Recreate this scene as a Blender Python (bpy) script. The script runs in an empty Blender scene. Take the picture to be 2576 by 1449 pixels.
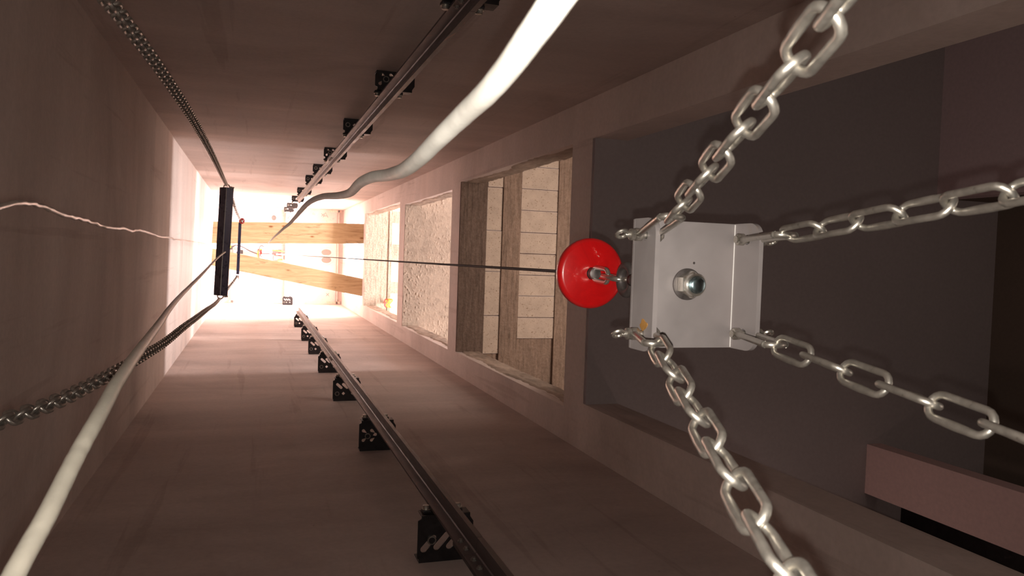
import bpy, bmesh, math, random
from mathutils import Vector, Matrix, Quaternion, noise
random.seed(7)
S = bpy.context.scene
C = S.collection
PI = math.pi

# ------------------------------------------------------------------ camera
FPX, CX, CY = 1935.0, 1288.0, 724.5
def cam_axes():
    dz = Vector(((640.0-CX)/FPX, (632.0-CY)/FPX, 1.0)).normalized()
    y = Vector((-0.034, 1.0, 0.0)); y.z = -(y.x*dz.x+y.y*dz.y)/dz.z; y.normalize()
    x = y.cross(dz)
    return x, y, dz                      # world axes seen in camera space (right, down, forward)
AX, AY, AZ = cam_axes()
def cdir(v):                             # camera space (right, down, forward) -> world
    return Vector((AX.dot(v), AY.dot(v), AZ.dot(v)))
def at(px, py, depth):                   # point at a depth along the view
    return cdir(Vector(((px-CX)/FPX*depth, (py-CY)/FPX*depth, depth)))
right, down, fwd = cdir(Vector((1,0,0))), cdir(Vector((0,1,0))), cdir(Vector((0,0,1)))
cd = bpy.data.cameras.new('camera'); cam = bpy.data.objects.new('camera', cd); C.objects.link(cam)
m = Matrix((right, -down, -fwd)).transposed()
cam.matrix_world = m.to_4x4()
cd.sensor_width = 36.0; cd.lens = FPX*36.0/2576.0
cd.clip_start = 0.01; cd.clip_end = 100
cd.dof.use_dof = True; cd.dof.focus_distance = 1.4; cd.dof.aperture_fstop = 20.0
S.camera = cam

# ------------------------------------------------------------------ world, lights, exposure
S.view_settings.view_transform = 'Standard'; S.view_settings.look = 'None'
S.view_settings.gamma = 1.0; S.view_settings.use_curve_mapping = False
S.view_settings.exposure = 0.0
w = bpy.data.worlds.new('world'); S.world = w; w.use_nodes = True
w.node_tree.nodes['Background'].inputs[0].default_value = (0.75, 0.55, 0.47, 1)
w.node_tree.nodes['Background'].inputs[1].default_value = 0.03

def area(name, loc, target, sx, sy, power, col, spread=PI):
    l = bpy.data.lights.new(name, 'AREA'); l.shape = 'RECTANGLE'; l.size = sx; l.size_y = sy
    l.energy = power; l.color = col; l.spread = spread
    o = bpy.data.objects.new(name, l); C.objects.link(o); o.location = loc
    d = Vector(target)-Vector(loc); o.rotation_euler = d.to_track_quat('-Z', 'Y').to_euler()
    return o
DAY = (1.0, 0.935, 0.925)
# daylight coming from the rooms of each storey through the shaft's door openings
# (storey, sill z, height of the lit part, power)
area('daylight_storey_one',   (3.2, -0.2, 4.28), (2.3, 0.1, 6.7), 2.2, 1.0, 44, (1.0, 0.84, 0.72), math.radians(125))
area('daylight_storey_one_window', (5.6, -0.9, 6.3), (0.3, 1.0, 3.3), 1.0, 0.5, 12, (1.0, 0.84, 0.72))
area('daylight_storey_two',   (8.6, 0.1, 7.06+0.42), (0, 0.1, 7.06+0.42), 5.0, 0.8, 1550, DAY)
area('daylight_storey_three', (8.6, 0.1, 9.85+0.50), (0, 0.1, 9.85+0.50), 5.0, 0.9, 2300, DAY)
area('daylight_storey_four',  (4.6, 0.1, 13.25+1.2), (0, 0.1, 13.25+1.4), 3.2, 2.0, 4600, DAY)
area('fill_light_ground', (3.5, 0.3, -0.3), (2.2, 0.1, 4.0), 1.4, 1.4, 11, (1.0, 0.82, 0.70))  # unseen fill light, added to lift the dark lower shaft and ground room
pl_ = bpy.data.lights.new('pier_fill_light', 'POINT'); pl_.energy = 3.0; pl_.shadow_soft_size = 0.04; pl_.color = (1.0, 0.72, 0.62)
po_ = bpy.data.objects.new('pier_fill_light', pl_); C.objects.link(po_); po_.location = (2.5, 1.7, 3.35)  # unseen point light added behind the jamb to brighten the pier
# the phone's flash beside its lens
fl = bpy.data.lights.new('phone_flash', 'AREA'); fl.shape = 'DISK'; fl.size = 0.005; fl.energy = 8.0
fl.color = (1.0, 0.93, 0.84)
fo = bpy.data.objects.new('phone_flash', fl); C.objects.link(fo)
fo.location = down*0.012 + right*0.001
fo.rotation_euler = fwd.to_track_quat('-Z', 'Y').to_euler()

# ------------------------------------------------------------------ materials
def newmat(name):
    mt = bpy.data.materials.new(name); mt.use_nodes = True
    nt = mt.node_tree; return mt, nt, nt.nodes['Principled BSDF']
def coords(nt, scale):
    tc = nt.nodes.new('ShaderNodeTexCoord'); mp = nt.nodes.new('ShaderNodeMapping')
    mp.inputs['Scale'].default_value = scale
    nt.links.new(tc.outputs['Object'], mp.inputs['Vector']); return mp
def nz(nt, mp, scale, detail=6, rough=0.6, dist=0.0):
    n = nt.nodes.new('ShaderNodeTexNoise'); n.inputs['Scale'].default_value = scale
    n.inputs['Detail'].default_value = detail; n.inputs['Roughness'].default_value = rough
    n.inputs['Distortion'].default_value = dist
    nt.links.new(mp.outputs[0], n.inputs['Vector']); return n
def ramp(nt, src, stops):
    r = nt.nodes.new('ShaderNodeValToRGB')
    while len(r.color_ramp.elements) < len(stops): r.color_ramp.elements.new(0.5)
    for e, (p, c) in zip(r.color_ramp.elements, stops): e.position = p; e.color = (*c, 1)
    nt.links.new(src, r.inputs[0]); return r
def mixc(nt, a, b, fac, mode='MULTIPLY'):
    mx = nt.nodes.new('ShaderNodeMix'); mx.data_type = 'RGBA'; mx.blend_type = mode
    if isinstance(fac, float): mx.inputs[0].default_value = fac
    else: nt.links.new(fac, mx.inputs[0])
    nt.links.new(a, mx.inputs[6]); nt.links.new(b, mx.inputs[7]); return mx.outputs[2]
def bump(nt, bs, src, strength, dist=0.01):
    b = nt.nodes.new('ShaderNodeBump'); b.inputs['Strength'].default_value = strength
    b.inputs['Distance'].default_value = dist
    nt.links.new(src, b.inputs['Height']); nt.links.new(b.outputs[0], bs.inputs['Normal'])
def scl(c, k): return tuple(min(1, x*k) for x in c)

def concrete(name, col, streak=(0.7, 0.7, 5.0), contrast=0.16, rough=0.75, bmp=0.25, stains=True):
    mt, nt, bs = newmat(name)
    mp = coords(nt, streak); mp2 = coords(nt, (1, 1, 1))
    n1 = nz(nt, mp, 0.9, 5, 0.55, 0.3); n2 = nz(nt, mp2, 45, 4, 0.6)
    r1 = ramp(nt, n1.outputs['Fac'], [(0.3, scl(col, 1-contrast)), (0.55, col), (0.75, scl(col, 1+contrast))])
    r2 = ramp(nt, n2.outputs['Fac'], [(0.3, (0.9, 0.9, 0.9)), (0.7, (1, 1, 1))])
    out = mixc(nt, r1.outputs[0], r2.outputs[0], 1.0)
    if stains:
        n3 = nz(nt, mp2, 0.7, 6, 0.65, 0.6)
        r3 = ramp(nt, n3.outputs['Fac'], [(0.35, (0.80, 0.78, 0.76)), (0.5, (1, 1, 1)), (0.8, (1.0, 0.96, 0.93))])
        out = mixc(nt, out, r3.outputs[0], 0.8)
        v = nt.nodes.new('ShaderNodeTexVoronoi'); v.inputs['Scale'].default_value = 5.0
        nt.links.new(mp2.outputs[0], v.inputs['Vector'])
        r4 = ramp(nt, v.outputs['Distance'], [(0.0, (0.35, 0.3, 0.28)), (0.018, (0.45, 0.4, 0.38)), (0.024, (1, 1, 1))])
        out = mixc(nt, out, r4.outputs[0], 0.5)
        n5 = nz(nt, coords(nt, (7, 7, 0.35)), 1.3, 5, 0.6, 0.3)
        r5 = ramp(nt, n5.outputs['Fac'], [(0.60, (1, 1, 1)), (0.66, (0.78, 0.74, 0.72))])
        out = mixc(nt, out, r5.outputs[0], 0.55)
    nt.links.new(out, bs.inputs['Base Color'])
    bs.inputs['Roughness'].default_value = rough
    bs.inputs['Specular IOR Level'].default_value = 0.25
    bump(nt, bs, n2.outputs['Fac'], bmp, 0.004)
    return mt
def steel(name, col, rough=0.4, metal=1.0, var=0.2, scale=30, bmp=0.05, stretch=(1, 1, 1), rust=None):
    mt, nt, bs = newmat(name); mp = coords(nt, stretch); n = nz(nt, mp, scale, 5, 0.6)
    r = ramp(nt, n.outputs['Fac'], [(0.3, scl(col, 1-var)), (0.7, scl(col, 1+var))])
    out = r.outputs[0]
    if rust:
        n2 = nz(nt, mp, scale*0.35, 6, 0.7, 1.0)
        r2 = ramp(nt, n2.outputs['Fac'], [(rust[1], (0, 0, 0)), (rust[1]+0.08, (1, 1, 1))])
        rc = nt.nodes.new('ShaderNodeRGB'); rc.outputs[0].default_value = (*rust[0], 1)
        out = mixc(nt, out, rc.outputs[0], r2.outputs[0], 'MIX')
    nt.links.new(out, bs.inputs['Base Color'])
    rr = ramp(nt, n.outputs['Fac'], [(0.3, (rough*0.8,)*3), (0.7, (min(1, rough*1.3),)*3)])
    nt.links.new(rr.outputs[0], bs.inputs['Roughness'])
    bs.inputs['Metallic'].default_value = metal
    if bmp: bump(nt, bs, n.outputs['Fac'], bmp, 0.002)
    return mt
def plastic(name, col, rough=0.4, var=0.06, scale=25, bmp=0.1):
    mt, nt, bs = newmat(name); mp = coords(nt, (1, 1, 1)); n = nz(nt, mp, scale, 4)
    r = ramp(nt, n.outputs['Fac'], [(0.3, scl(col, 1-var)), (0.7, scl(col, 1+var))])
    nt.links.new(r.outputs[0], bs.inputs['Base Color']); bs.inputs['Roughness'].default_value = rough
    if bmp: bump(nt, bs, n.outputs['Fac'], bmp, 0.002)
    return mt

WALLC = (0.56, 0.455, 0.415)
M = {}
M['wall'] = concrete('smooth_concrete', WALLC, (0.55, 0.55, 2.6), 0.17)
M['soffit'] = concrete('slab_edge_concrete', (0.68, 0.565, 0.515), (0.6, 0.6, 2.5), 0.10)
M['ceiling'] = concrete('shaft_ceiling_concrete', (0.62, 0.50, 0.47), (1, 1, 1), 0.08)
M['dark_ceiling'] = concrete('dark_room_ceiling', (0.34, 0.285, 0.285), (0.6, 0.6, 0.6), 0.08, 0.8, 0.15, False)  # even tone, darker than the shaft concrete
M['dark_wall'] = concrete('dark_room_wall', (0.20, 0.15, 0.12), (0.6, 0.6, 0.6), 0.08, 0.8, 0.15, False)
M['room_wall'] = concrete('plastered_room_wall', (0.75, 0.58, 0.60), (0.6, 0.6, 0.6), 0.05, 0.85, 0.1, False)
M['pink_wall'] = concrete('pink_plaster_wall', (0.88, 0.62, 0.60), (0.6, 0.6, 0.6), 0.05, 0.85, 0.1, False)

def board_concrete(name, col):
    mt, nt, bs = newmat(name)
    mp = coords(nt, (9, 0.8, 1)); mp2 = coords(nt, (1, 1, 1))
    n1 = nz(nt, mp, 5.0, 8, 0.7, 0.3); n2 = nz(nt, mp2, 40, 8, 0.7)
    r1 = ramp(nt, n1.outputs['Fac'], [(0.3, scl(col, 0.55)), (0.5, col), (0.7, scl(col, 1.3))])
    r2 = ramp(nt, n2.outputs['Fac'], [(0.35, (0.72, 0.68, 0.64)), (0.6, (1, 1, 1))])
    nt.links.new(mixc(nt, r1.outputs[0], r2.outputs[0], 0.8), bs.inputs['Base Color'])
    bs.inputs['Roughness'].default_value = 0.9; bs.inputs['Specular IOR Level'].default_value = 0.2
    bump(nt, bs, n2.outputs['Fac'], 0.9, 0.02); return mt
M['board'] = board_concrete('board_marked_concrete', (0.30, 0.205, 0.155))
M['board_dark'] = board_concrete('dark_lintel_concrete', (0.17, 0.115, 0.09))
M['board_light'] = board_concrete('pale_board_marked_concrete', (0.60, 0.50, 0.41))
def block_mat(name, col):
    mt, nt, bs = newmat(name); mp = coords(nt, (1, 1, 1))
    n = nz(nt, mp, 8, 5, 0.6); n2 = nz(nt, mp, 75, 3, 0.5)
    r = ramp(nt, n.outputs['Fac'], [(0.3, scl(col, 0.86)), (0.7, scl(col, 1.08))])
    r2 = ramp(nt, n2.outputs['Fac'], [(0.30, (0.45, 0.38, 0.3)), (0.38, (1, 1, 1))])
    nt.links.new(mixc(nt, r.outputs[0], r2.outputs[0], 0.9), bs.inputs['Base Color'])
    bs.inputs['Roughness'].default_value = 0.9; bs.inputs['Specular IOR Level'].default_value = 0.2
    bump(nt, bs, n2.outputs['Fac'], 0.6, 0.006); return mt
M['block'] = block_mat('aerated_concrete_block', (0.45, 0.345, 0.275))
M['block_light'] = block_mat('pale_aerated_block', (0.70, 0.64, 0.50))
def mortar_mat():
    mt, nt, bs = newmat('rough_sprayed_mortar'); mp = coords(nt, (1, 1, 1))
    n = nz(nt, mp, 9, 7, 0.7, 0.8); n2 = nz(nt, mp, 60, 6, 0.7)
    col = (0.44, 0.345, 0.27)
    r = ramp(nt, n.outputs['Fac'], [(0.3, scl(col, 0.75)), (0.5, col), (0.7, scl(col, 1.12))])
    nt.links.new(r.outputs[0], bs.inputs['Base Color']); bs.inputs['Roughness'].default_value = 0.95
    bs.inputs['Specular IOR Level'].default_value = 0.15
    bump(nt, bs, n2.outputs['Fac'], 0.5, 0.008); return mt
M['mortar'] = mortar_mat(); M['mortar_edge'] = concrete('broken_edge_plaster', (0.46, 0.355, 0.285), (14, 14, 5), 0.35, 0.9, 0.8)
def wood_mat():
    mt, nt, bs = newmat('raw_pine_timber')
    mp = coords(nt, (0.5, 6, 6)); mp2 = coords(nt, (1, 2.2, 2.2))
    n = nz(nt, mp, 3.5, 8, 0.65, 1.2)
    r = ramp(nt, n.outputs['Fac'], [(0.25, (0.30, 0.185, 0.09)), (0.42, (0.44, 0.31, 0.165)), (0.6, (0.53, 0.39, 0.225)), (0.8, (0.58, 0.44, 0.27))])
    v = nt.nodes.new('ShaderNodeTexVoronoi'); v.inputs['Scale'].default_value = 2.1
    nt.links.new(mp2.outputs[0], v.inputs['Vector'])
    r2 = ramp(nt, v.outputs['Distance'], [(0.0, (0.35, 0.2, 0.1)), (0.055, (0.5, 0.3, 0.18)), (0.075, (0.8, 0.7, 0.6)), (0.11, (1, 1, 1))])
    n3 = nz(nt, coords(nt, (1.2, 5, 5)), 1.9, 8, 0.75, 0.9)
    r3 = ramp(nt, n3.outputs['Fac'], [(0.40, (1, 1, 1)), (0.57, (1, 1, 1)), (0.66, (0.5, 0.43, 0.36))])
    o = mixc(nt, r.outputs[0], r2.outputs[0], 1.0); o = mixc(nt, o, r3.outputs[0], 0.9)
    nt.links.new(o, bs.inputs['Base Color']); bs.inputs['Roughness'].default_value = 0.7
    bump(nt, bs, n.outputs['Fac'], 0.3, 0.004); return mt
M['wood'] = wood_mat()
M['rail'] = steel('dark_rail_steel', (0.078, 0.054, 0.051), 0.40, 0.2, 0.25, 12, 0.1, (6, 6, 1), ((0.22, 0.11, 0.07), 0.60))
M['bracket'] = steel('black_bracket_steel', (0.016, 0.012, 0.013), 0.4, 0.3, 0.4, 30, 0.1, (1, 1, 1), ((0.05, 0.035, 0.032), 0.62))
M['zinc'] = steel('galvanised_steel', (0.50, 0.47, 0.42), 0.34, 0.9, 0.14, 120, 0.12, (1, 1, 1), ((0.30, 0.265, 0.225), 0.60))
M['zinc_dark'] = steel('dull_galvanised_chain', (0.30, 0.27, 0.24), 0.38, 0.85, 0.25, 60, 0.1)
M['plate'] = steel('dull_mild_steel_plate', (0.33, 0.295, 0.29), 0.55, 0.35, 0.09, 14, 0.06, (1, 1, 1), ((0.31, 0.25, 0.20), 0.60))
M['nut'] = steel('bright_zinc_nut', (0.72, 0.70, 0.64), 0.25, 0.95, 0.12, 60, 0.05)
M['blue_reflection'] = steel('blue_reflection_thread', (0.42, 0.56, 0.60), 0.22, 1.0, 0.12, 60, 0.03)  # bluish reflection on the bolt end put into its base colour
M['darkring'] = steel('dark_forged_steel', (0.16, 0.14, 0.135), 0.45, 0.8, 0.2, 60, 0.08)
M['rope'] = steel('steel_wire_rope', (0.10, 0.075, 0.07), 0.5, 0.5, 0.2, 200, 0.1)
M['bluebar'] = steel('dark_blue_painted_steel', (0.030, 0.026, 0.05), 0.28, 0.35, 0.2, 20, 0.05)
M['bluebar2'] = steel('navy_painted_flat_bar', (0.050, 0.055, 0.12), 0.4, 0.1, 0.2, 20, 0.05)
M['strip'] = steel('galvanised_ceiling_channel', (0.42, 0.35, 0.32), 0.5, 0.3, 0.15, 15, 0.05)
M['rust_spot'] = steel('orange_rust', (0.40, 0.20, 0.05), 0.7, 0.1, 0.3, 90, 0.05)
M['rusty'] = steel('rusty_end_bracket', (0.60, 0.42, 0.34), 0.6, 0.2, 0.35, 40, 0.05)
M['black'] = plastic('black_plastic', (0.02, 0.018, 0.02), 0.45)
M['pencil'] = plastic('dark_marker_line', (0.30, 0.22, 0.22), 0.8)
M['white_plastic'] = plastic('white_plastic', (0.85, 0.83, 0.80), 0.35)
M['grey_plastic'] = plastic('grey_cast_housing', (0.35, 0.28, 0.31), 0.45)
M['redpaint'] = plastic('red_painted_frame', (0.60, 0.05, 0.05), 0.35)
M['yellow'] = plastic('yellow_plastic', (0.75, 0.60, 0.02), 0.4)
M['orange'] = plastic('orange_painted_steel', (0.80, 0.42, 0.08), 0.4)
M['sling'] = plastic('white_textile_sling', (0.85, 0.80, 0.78), 0.8)
M['rubber'] = plastic('black_rubber_lead', (0.05, 0.04, 0.045), 0.5)
def red_disc_mat():
    mt, nt, bs = newmat('scuffed_red_enamel'); mp = coords(nt, (1, 1, 1)); n = nz(nt, mp, 28, 8, 0.75, 0.7)
    r = ramp(nt, n.outputs['Fac'], [(0.3, (0.42, 0.003, 0.004)), (0.60, (0.56, 0.005, 0.006)), (0.635, (0.62, 0.02, 0.02)), (0.66, (0.72, 0.42, 0.38))])
    nt.links.new(r.outputs[0], bs.inputs['Base Color']); bs.inputs['Roughness'].default_value = 0.3
    bs.inputs['Coat Weight'].default_value = 0.3
    bump(nt, bs, n.outputs['Fac'], 0.05, 0.002); return mt
M['red'] = red_disc_mat()
def cable_mat(name, col, rough=0.42, tr=0.0):
    mt, nt, bs = newmat(name); mp = coords(nt, (1, 1, 1)); n = nz(nt, mp, 40, 5, 0.6)
    r = ramp(nt, n.outputs['Fac'], [(0.3, scl(col, 0.88)), (0.7, scl(col, 1.06))])
    nt.links.new(r.outputs[0], bs.inputs['Base Color']); bs.inputs['Roughness'].default_value = rough
    bump(nt, bs, n.outputs['Fac'], 0.25, 0.003); return mt
M['cable'] = cable_mat('white_pvc_sheath', (0.82, 0.79, 0.72))
M['cable_dimmed'] = cable_mat('dimmed_white_pvc_sheath', (0.50, 0.46, 0.385))  # white sheath darkened to stand in for weaker flash on this cable
M['cable_grey'] = cable_mat('grey_plastic_sleeve', (0.36, 0.32, 0.28), 0.25)

# ------------------------------------------------------------------ object helpers
def link(name, me, mats, parent=None, loc=None):
    o = bpy.data.objects.new(name, me); C.objects.link(o)
    for mm in (mats if isinstance(mats, (list, tuple)) else [mats]): me.materials.append(mm)
    if parent is not None: o.parent = parent
    if loc is not None: o.location = loc
    return o
def obj(name, bm, mats, parent=None, smooth=False, loc=None):
    me = bpy.data.meshes.new(name); bmesh.ops.recalc_face_normals(bm, faces=bm.faces); bm.to_mesh(me); bm.free()
    if smooth:
        for p in me.polygons: p.use_smooth = True
        if smooth != 'all':
            try: me.set_sharp_from_angle(angle=math.radians(35))
            except Exception: pass
    return link(name, me, mats, parent, loc)
def tag(o, label=None, cat=None, group=None, kind=None):
    if label: o['label'] = label
    if cat: o['category'] = cat
    if group: o['group'] = group
    if kind: o['kind'] = kind
    return o
def thing(name, label, cat, loc=(0, 0, 0), rz=0, group=None):
    o = bpy.data.objects.new(name, None); C.objects.link(o); o.empty_display_size = 0.05
    o.location = loc; o.rotation_euler = (0, 0, rz); return tag(o, label, cat, group)
def box(bm, x0, x1, y0, y1, z0, z1, mat=0, bevel=0.0):
    r = bmesh.ops.create_cube(bm, size=1.0)
    for v in r['verts']:
        v.co = Vector((x0+(v.co.x+.5)*(x1-x0), y0+(v.co.y+.5)*(y1-y0), z0+(v.co.z+.5)*(z1-z0)))
    fs = {f for v in r['verts'] for f in v.link_faces}
    for f in fs: f.material_index = mat
    if bevel:
        es = {e for v in r['verts'] for e in v.link_edges}
        bmesh.ops.bevel(bm, geom=list(es), offset=bevel, segments=2, affect='EDGES', profile=0.6)
def frame_from(d, up=None):
    d = d.normalized(); u = up or (Vector((0, 0, 1)) if abs(d.z) < .9 else Vector((1, 0, 0)))
    a = d.cross(u).normalized(); b = d.cross(a).normalized(); return a, b
def lathe(bm, p0, axis, prof, seg=32, mat=0, caps=True):
    """prof: list of (along, radius)"""
    axis = axis.normalized(); a, b = frame_from(axis); rings = []
    for (t, r) in prof:
        rings.append([bm.verts.new(p0+axis*t+(a*math.cos(2*PI*k/seg)+b*math.sin(2*PI*k/seg))*r) for k in range(seg)])
    for i in range(len(rings)-1):
        for k in range(seg):
            f = bm.faces.new((rings[i][k], rings[i][(k+1) % seg], rings[i+1][(k+1) % seg], rings[i+1][k])); f.material_index = mat
    if caps:
        for rg in (rings[0], rings[-1]): bm.faces.new(rg).material_index = mat
def cyl(bm, p0, p1, r, seg=20, mat=0):
    p0, p1 = Vector(p0), Vector(p1); d = p1-p0; lathe(bm, p0, d, [(0, r), (d.length, r)], seg, mat)
def tube(bm, pts, rad, seg=12, closed=False, mat=0, cap=True):
    pts = [Vector(p) for p in pts]; n = len(pts)
    rad = rad if isinstance(rad, (list, tuple)) else [rad]*n
    tans = []
    for i in range(n):
        if closed: t = pts[(i+1) % n]-pts[i-1]
        else: t = pts[min(i+1, n-1)]-pts[max(i-1, 0)]
        tans.append(t.normalized())
    a, b = frame_from(tans[0]); rings = []
    for i in range(n):
        if i:
            q = tans[i-1].rotation_difference(tans[i]); a = q @ a
        b = tans[i].cross(a).normalized(); a = b.cross(tans[i]).normalized()
        rings.append([bm.verts.new(pts[i]+(a*math.cos(2*PI*k/seg)+b*math.sin(2*PI*k/seg))*rad[i]) for k in range(seg)])
    m_ = n if closed else n-1
    for i in range(m_):
        A, B = rings[i], rings[(i+1) % n]
        off = 0
        if closed and i == n-1:
            off = min(range(seg), key=lambda o_: (A[0].co-B[o_].co).length)
        for k in range(seg):
            f = bm.faces.new((A[k], A[(k+1) % seg], B[(k+1+off) % seg], B[(k+off) % seg])); f.material_index = mat
    if cap and not closed:
        bm.faces.new(rings[0]); bm.faces.new(rings[-1])
def catmull(pts, n=8):
    P = [Vector(p) for p in pts]; P = [P[0]*2-P[1]]+P+[P[-1]*2-P[-2]]; out = []
    for i in range(1, len(P)-2):
        for k in range(n):
            t = k/n; p0, p1, p2, p3 = P[i-1], P[i], P[i+1], P[i+2]
            out.append(0.5*((2*p1)+(p2-p0)*t+(2*p0-5*p1+4*p2-p3)*t*t+(3*p1-p0-3*p2+p3)*t**3))
    out.append(P[-2]); return out
def plate_mesh(outer, holes, thick):
    """flat plate with holes, in XY, thickness along Z"""
    cu = bpy.data.curves.new('tmp', 'CURVE'); cu.dimensions = '2D'; cu.fill_mode = 'BOTH'; cu.extrude = thick/2
    for loop in [outer]+holes:
        sp = cu.splines.new('POLY'); sp.points.add(len(loop)-1); sp.use_cyclic_u = True
        for p, (x, y) in zip(sp.points, loop): p.co = (x, y, 0, 1)
    o = bpy.data.objects.new('tmp', cu); C.objects.link(o)
    me = bpy.data.meshes.new_from_object(o); C.objects.unlink(o); bpy.data.objects.remove(o); bpy.data.curves.remove(cu)
    return me
def circ(x, y, r, n=20): return [(x+r*math.cos(2*PI*k/n), y+r*math.sin(2*PI*k/n)) for k in range(n)]
def slot(x, y, L, r, ang, n=8):
    o = []
    for s, a0 in ((1, -PI/2), (-1, PI/2)):
        for k in range(n+1):
            a = a0+PI*k/n; o.append((s*L/2+r*math.cos(a), r*math.sin(a)))
    c, s_ = math.cos(ang), math.sin(ang)
    return [(x+u*c-v*s_, y+u*s_+v*c) for u, v in o]
def drop(x, y, r, L, ang, n=12):
    o = [(L, 0)]+[(r*math.cos(a), r*math.sin(a)) for a in [PI*0.33+k*(2*PI-PI*0.66)/n for k in range(n+1)]]
    c, s_ = math.cos(ang), math.sin(ang)
    return [(x+u*c-v*s_, y+u*s_+v*c) for u, v in o]
def rrect(x0, x1, y0, y1, r, n=5):
    o = []
    for cx_, cy_, a0 in ((x1-r, y1-r, 0), (x0+r, y1-r, PI/2), (x0+r, y0+r, PI), (x1-r, y0+r, 1.5*PI)):
        for k in range(n+1): a = a0+PI/2*k/n; o.append((cx_+r*math.cos(a), cy_+r*math.sin(a)))
    return o
def copy_tree(o, parent=None):
    c = o.copy(); C.objects.link(c)
    if parent is not None: c.parent = parent
    for ch in list(o.children): copy_tree(ch, c)
    return c

# ------------------------------------------------------------------ the shaft
ZB, ZC = -1.3, 16.4            # pit floor, shaft ceiling (the lens is at z = 0)
YU, YL, XD = -0.91, 1.05, 1.75 # side walls and the wall with the door openings
XLU, XLL = -0.645, -0.688      # rear wall, very slightly out of square
def struct(name, bm, mt, **k): return tag(obj(name, bm, mt, **k), kind='structure')

bm = bmesh.new()               # rear wall (left in the photo): lower pour stands 1 cm proud
def skewbox(bm, z0, z1, dx=0.0):
    v = [bm.verts.new(p) for p in ((XLU+dx, YU-.2, z0), (XLL+dx, YL+.2, z0), (XLL-.25, YL+.2, z0), (XLU-.25, YU-.2, z0),
                                   (XLU+dx, YU-.2, z1), (XLL+dx, YL+.2, z1), (XLL-.25, YL+.2, z1), (XLU-.25, YU-.2, z1))]
    for f in ((0, 1, 2, 3), (4, 5, 6, 7), (0, 1, 5, 4), (1, 2, 6, 5), (2, 3, 7, 6), (3, 0, 4, 7)): bm.faces.new([v[i] for i in f])
skewbox(bm, ZB, 6.86, 0.004); skewbox(bm, 6.864, ZC)
struct('wall_left', bm, M['wall'])
bm = bmesh.new(); box(bm, -0.7, 2.0, YU-.2, YU, ZB, ZC); struct('wall_far', bm, M['wall'])
bm = bmesh.new(); box(bm, -0.75, 2.0, YL, YL+.2, ZB, 6.945); box(bm, -0.75, 2.0, YL+.003, YL+.2, 6.949, ZC); struct('wall_near', bm, M['wall'])
bm = bmesh.new(); box(bm, -0.9, 6.0, YU-.2, YL+.2, ZB-.2, ZB); struct('floor', bm, M['wall'])
# openings: (sill, head, y0, y1)
OP = [(-0.6, 3.87, -0.682, 0.785), (4.18, 6.73, -0.688, 0.85), (7.06, 9.42, -0.640, 0.865), (9.80, 12.98, -0.692, 0.850), (13.2, 15.75, -0.69, 0.85)]
WT = 0.20
def rough_frame(up=.03):             # the wall with the openings, cast in one: piers and slab bands
    bm = bmesh.new()
    zs = [ZB]
    for (s, h, a, b) in OP:
        if s > ZB: box(bm, XD, XD+WT, YU-.1, YL+.1, zs[-1], s)
        h += up; box(bm, XD, XD+WT, YU-.1, a, s, h); box(bm, XD, XD+WT, b, YL+.1, s, h); zs.append(h)
    box(bm, XD, XD+WT, YU-.1, YL+.1, zs[-1], ZC)
    return bm
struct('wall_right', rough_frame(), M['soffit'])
bm = bmesh.new(); box(bm, -0.9, 2.0, YU-.2, YL+.2, ZC, ZC+.2); struct('ceiling', bm, M['ceiling'])

# ------------------------------------------------------------------ storeys seen through the openings
X0, X1, Y0, Y1 = XD+WT, 9.6, -3.0, 3.0
# lowest storey: dark ceiling, plastered walls far back
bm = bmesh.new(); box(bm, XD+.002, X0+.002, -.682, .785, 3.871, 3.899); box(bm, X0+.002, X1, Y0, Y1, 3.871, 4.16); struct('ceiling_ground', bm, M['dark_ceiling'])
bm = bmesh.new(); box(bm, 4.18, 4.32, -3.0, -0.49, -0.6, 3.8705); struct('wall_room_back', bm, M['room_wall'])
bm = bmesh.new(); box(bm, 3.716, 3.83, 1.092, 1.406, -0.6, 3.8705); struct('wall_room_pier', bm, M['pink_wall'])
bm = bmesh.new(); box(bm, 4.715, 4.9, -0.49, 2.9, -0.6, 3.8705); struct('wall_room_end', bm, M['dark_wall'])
bm = bmesh.new(); box(bm, 4.02, 4.3, 1.406, 1.9, -0.6, 3.8705); struct('wall_niche_shade', bm, M['bracket'])  # near-black wall colour stands in for the unlit void of the recess
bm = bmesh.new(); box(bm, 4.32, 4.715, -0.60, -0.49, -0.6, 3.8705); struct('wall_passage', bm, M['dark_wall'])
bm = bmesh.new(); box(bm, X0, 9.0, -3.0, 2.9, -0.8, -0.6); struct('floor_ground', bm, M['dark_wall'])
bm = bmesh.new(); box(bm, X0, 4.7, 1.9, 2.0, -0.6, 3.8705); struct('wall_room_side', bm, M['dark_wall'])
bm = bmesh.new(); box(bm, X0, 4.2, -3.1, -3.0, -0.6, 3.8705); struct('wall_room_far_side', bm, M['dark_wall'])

def slab_ceiling(name, z, ztop, strips, base, ya=-.688, yb=.85, lin=1):
    """underside of a slab: strips of cast concrete and rows of blocks; strips = (x0, x1, dz, mat, [y breaks])"""
    bm = bmesh.new()
    rnd = random.Random(int(z*10))
    box(bm, X0+.0005, X1, Y0, Y1, z+.04, ztop-.002, 1)
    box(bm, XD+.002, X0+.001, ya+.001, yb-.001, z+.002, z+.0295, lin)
    for (a, b, dz, mi, ys) in strips:
        if ys is None:
            ys2 = [-1.6, 1.8]
            box(bm, a, b, ys2[0], ys2[1], z+dz, z+.05, mi)
        else:
            for y0, y1 in zip(ys[:-1], ys[1:]):
                j = rnd.uniform(0, .006)
                e = rnd.uniform(.002, .006)
                box(bm, a+rnd.uniform(0, .008), b-rnd.uniform(0, .008), y0+e, y1-e*.4, z+dz+j, z+.05, mi, bevel=.004)
    return struct(name, bm, base)
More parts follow.
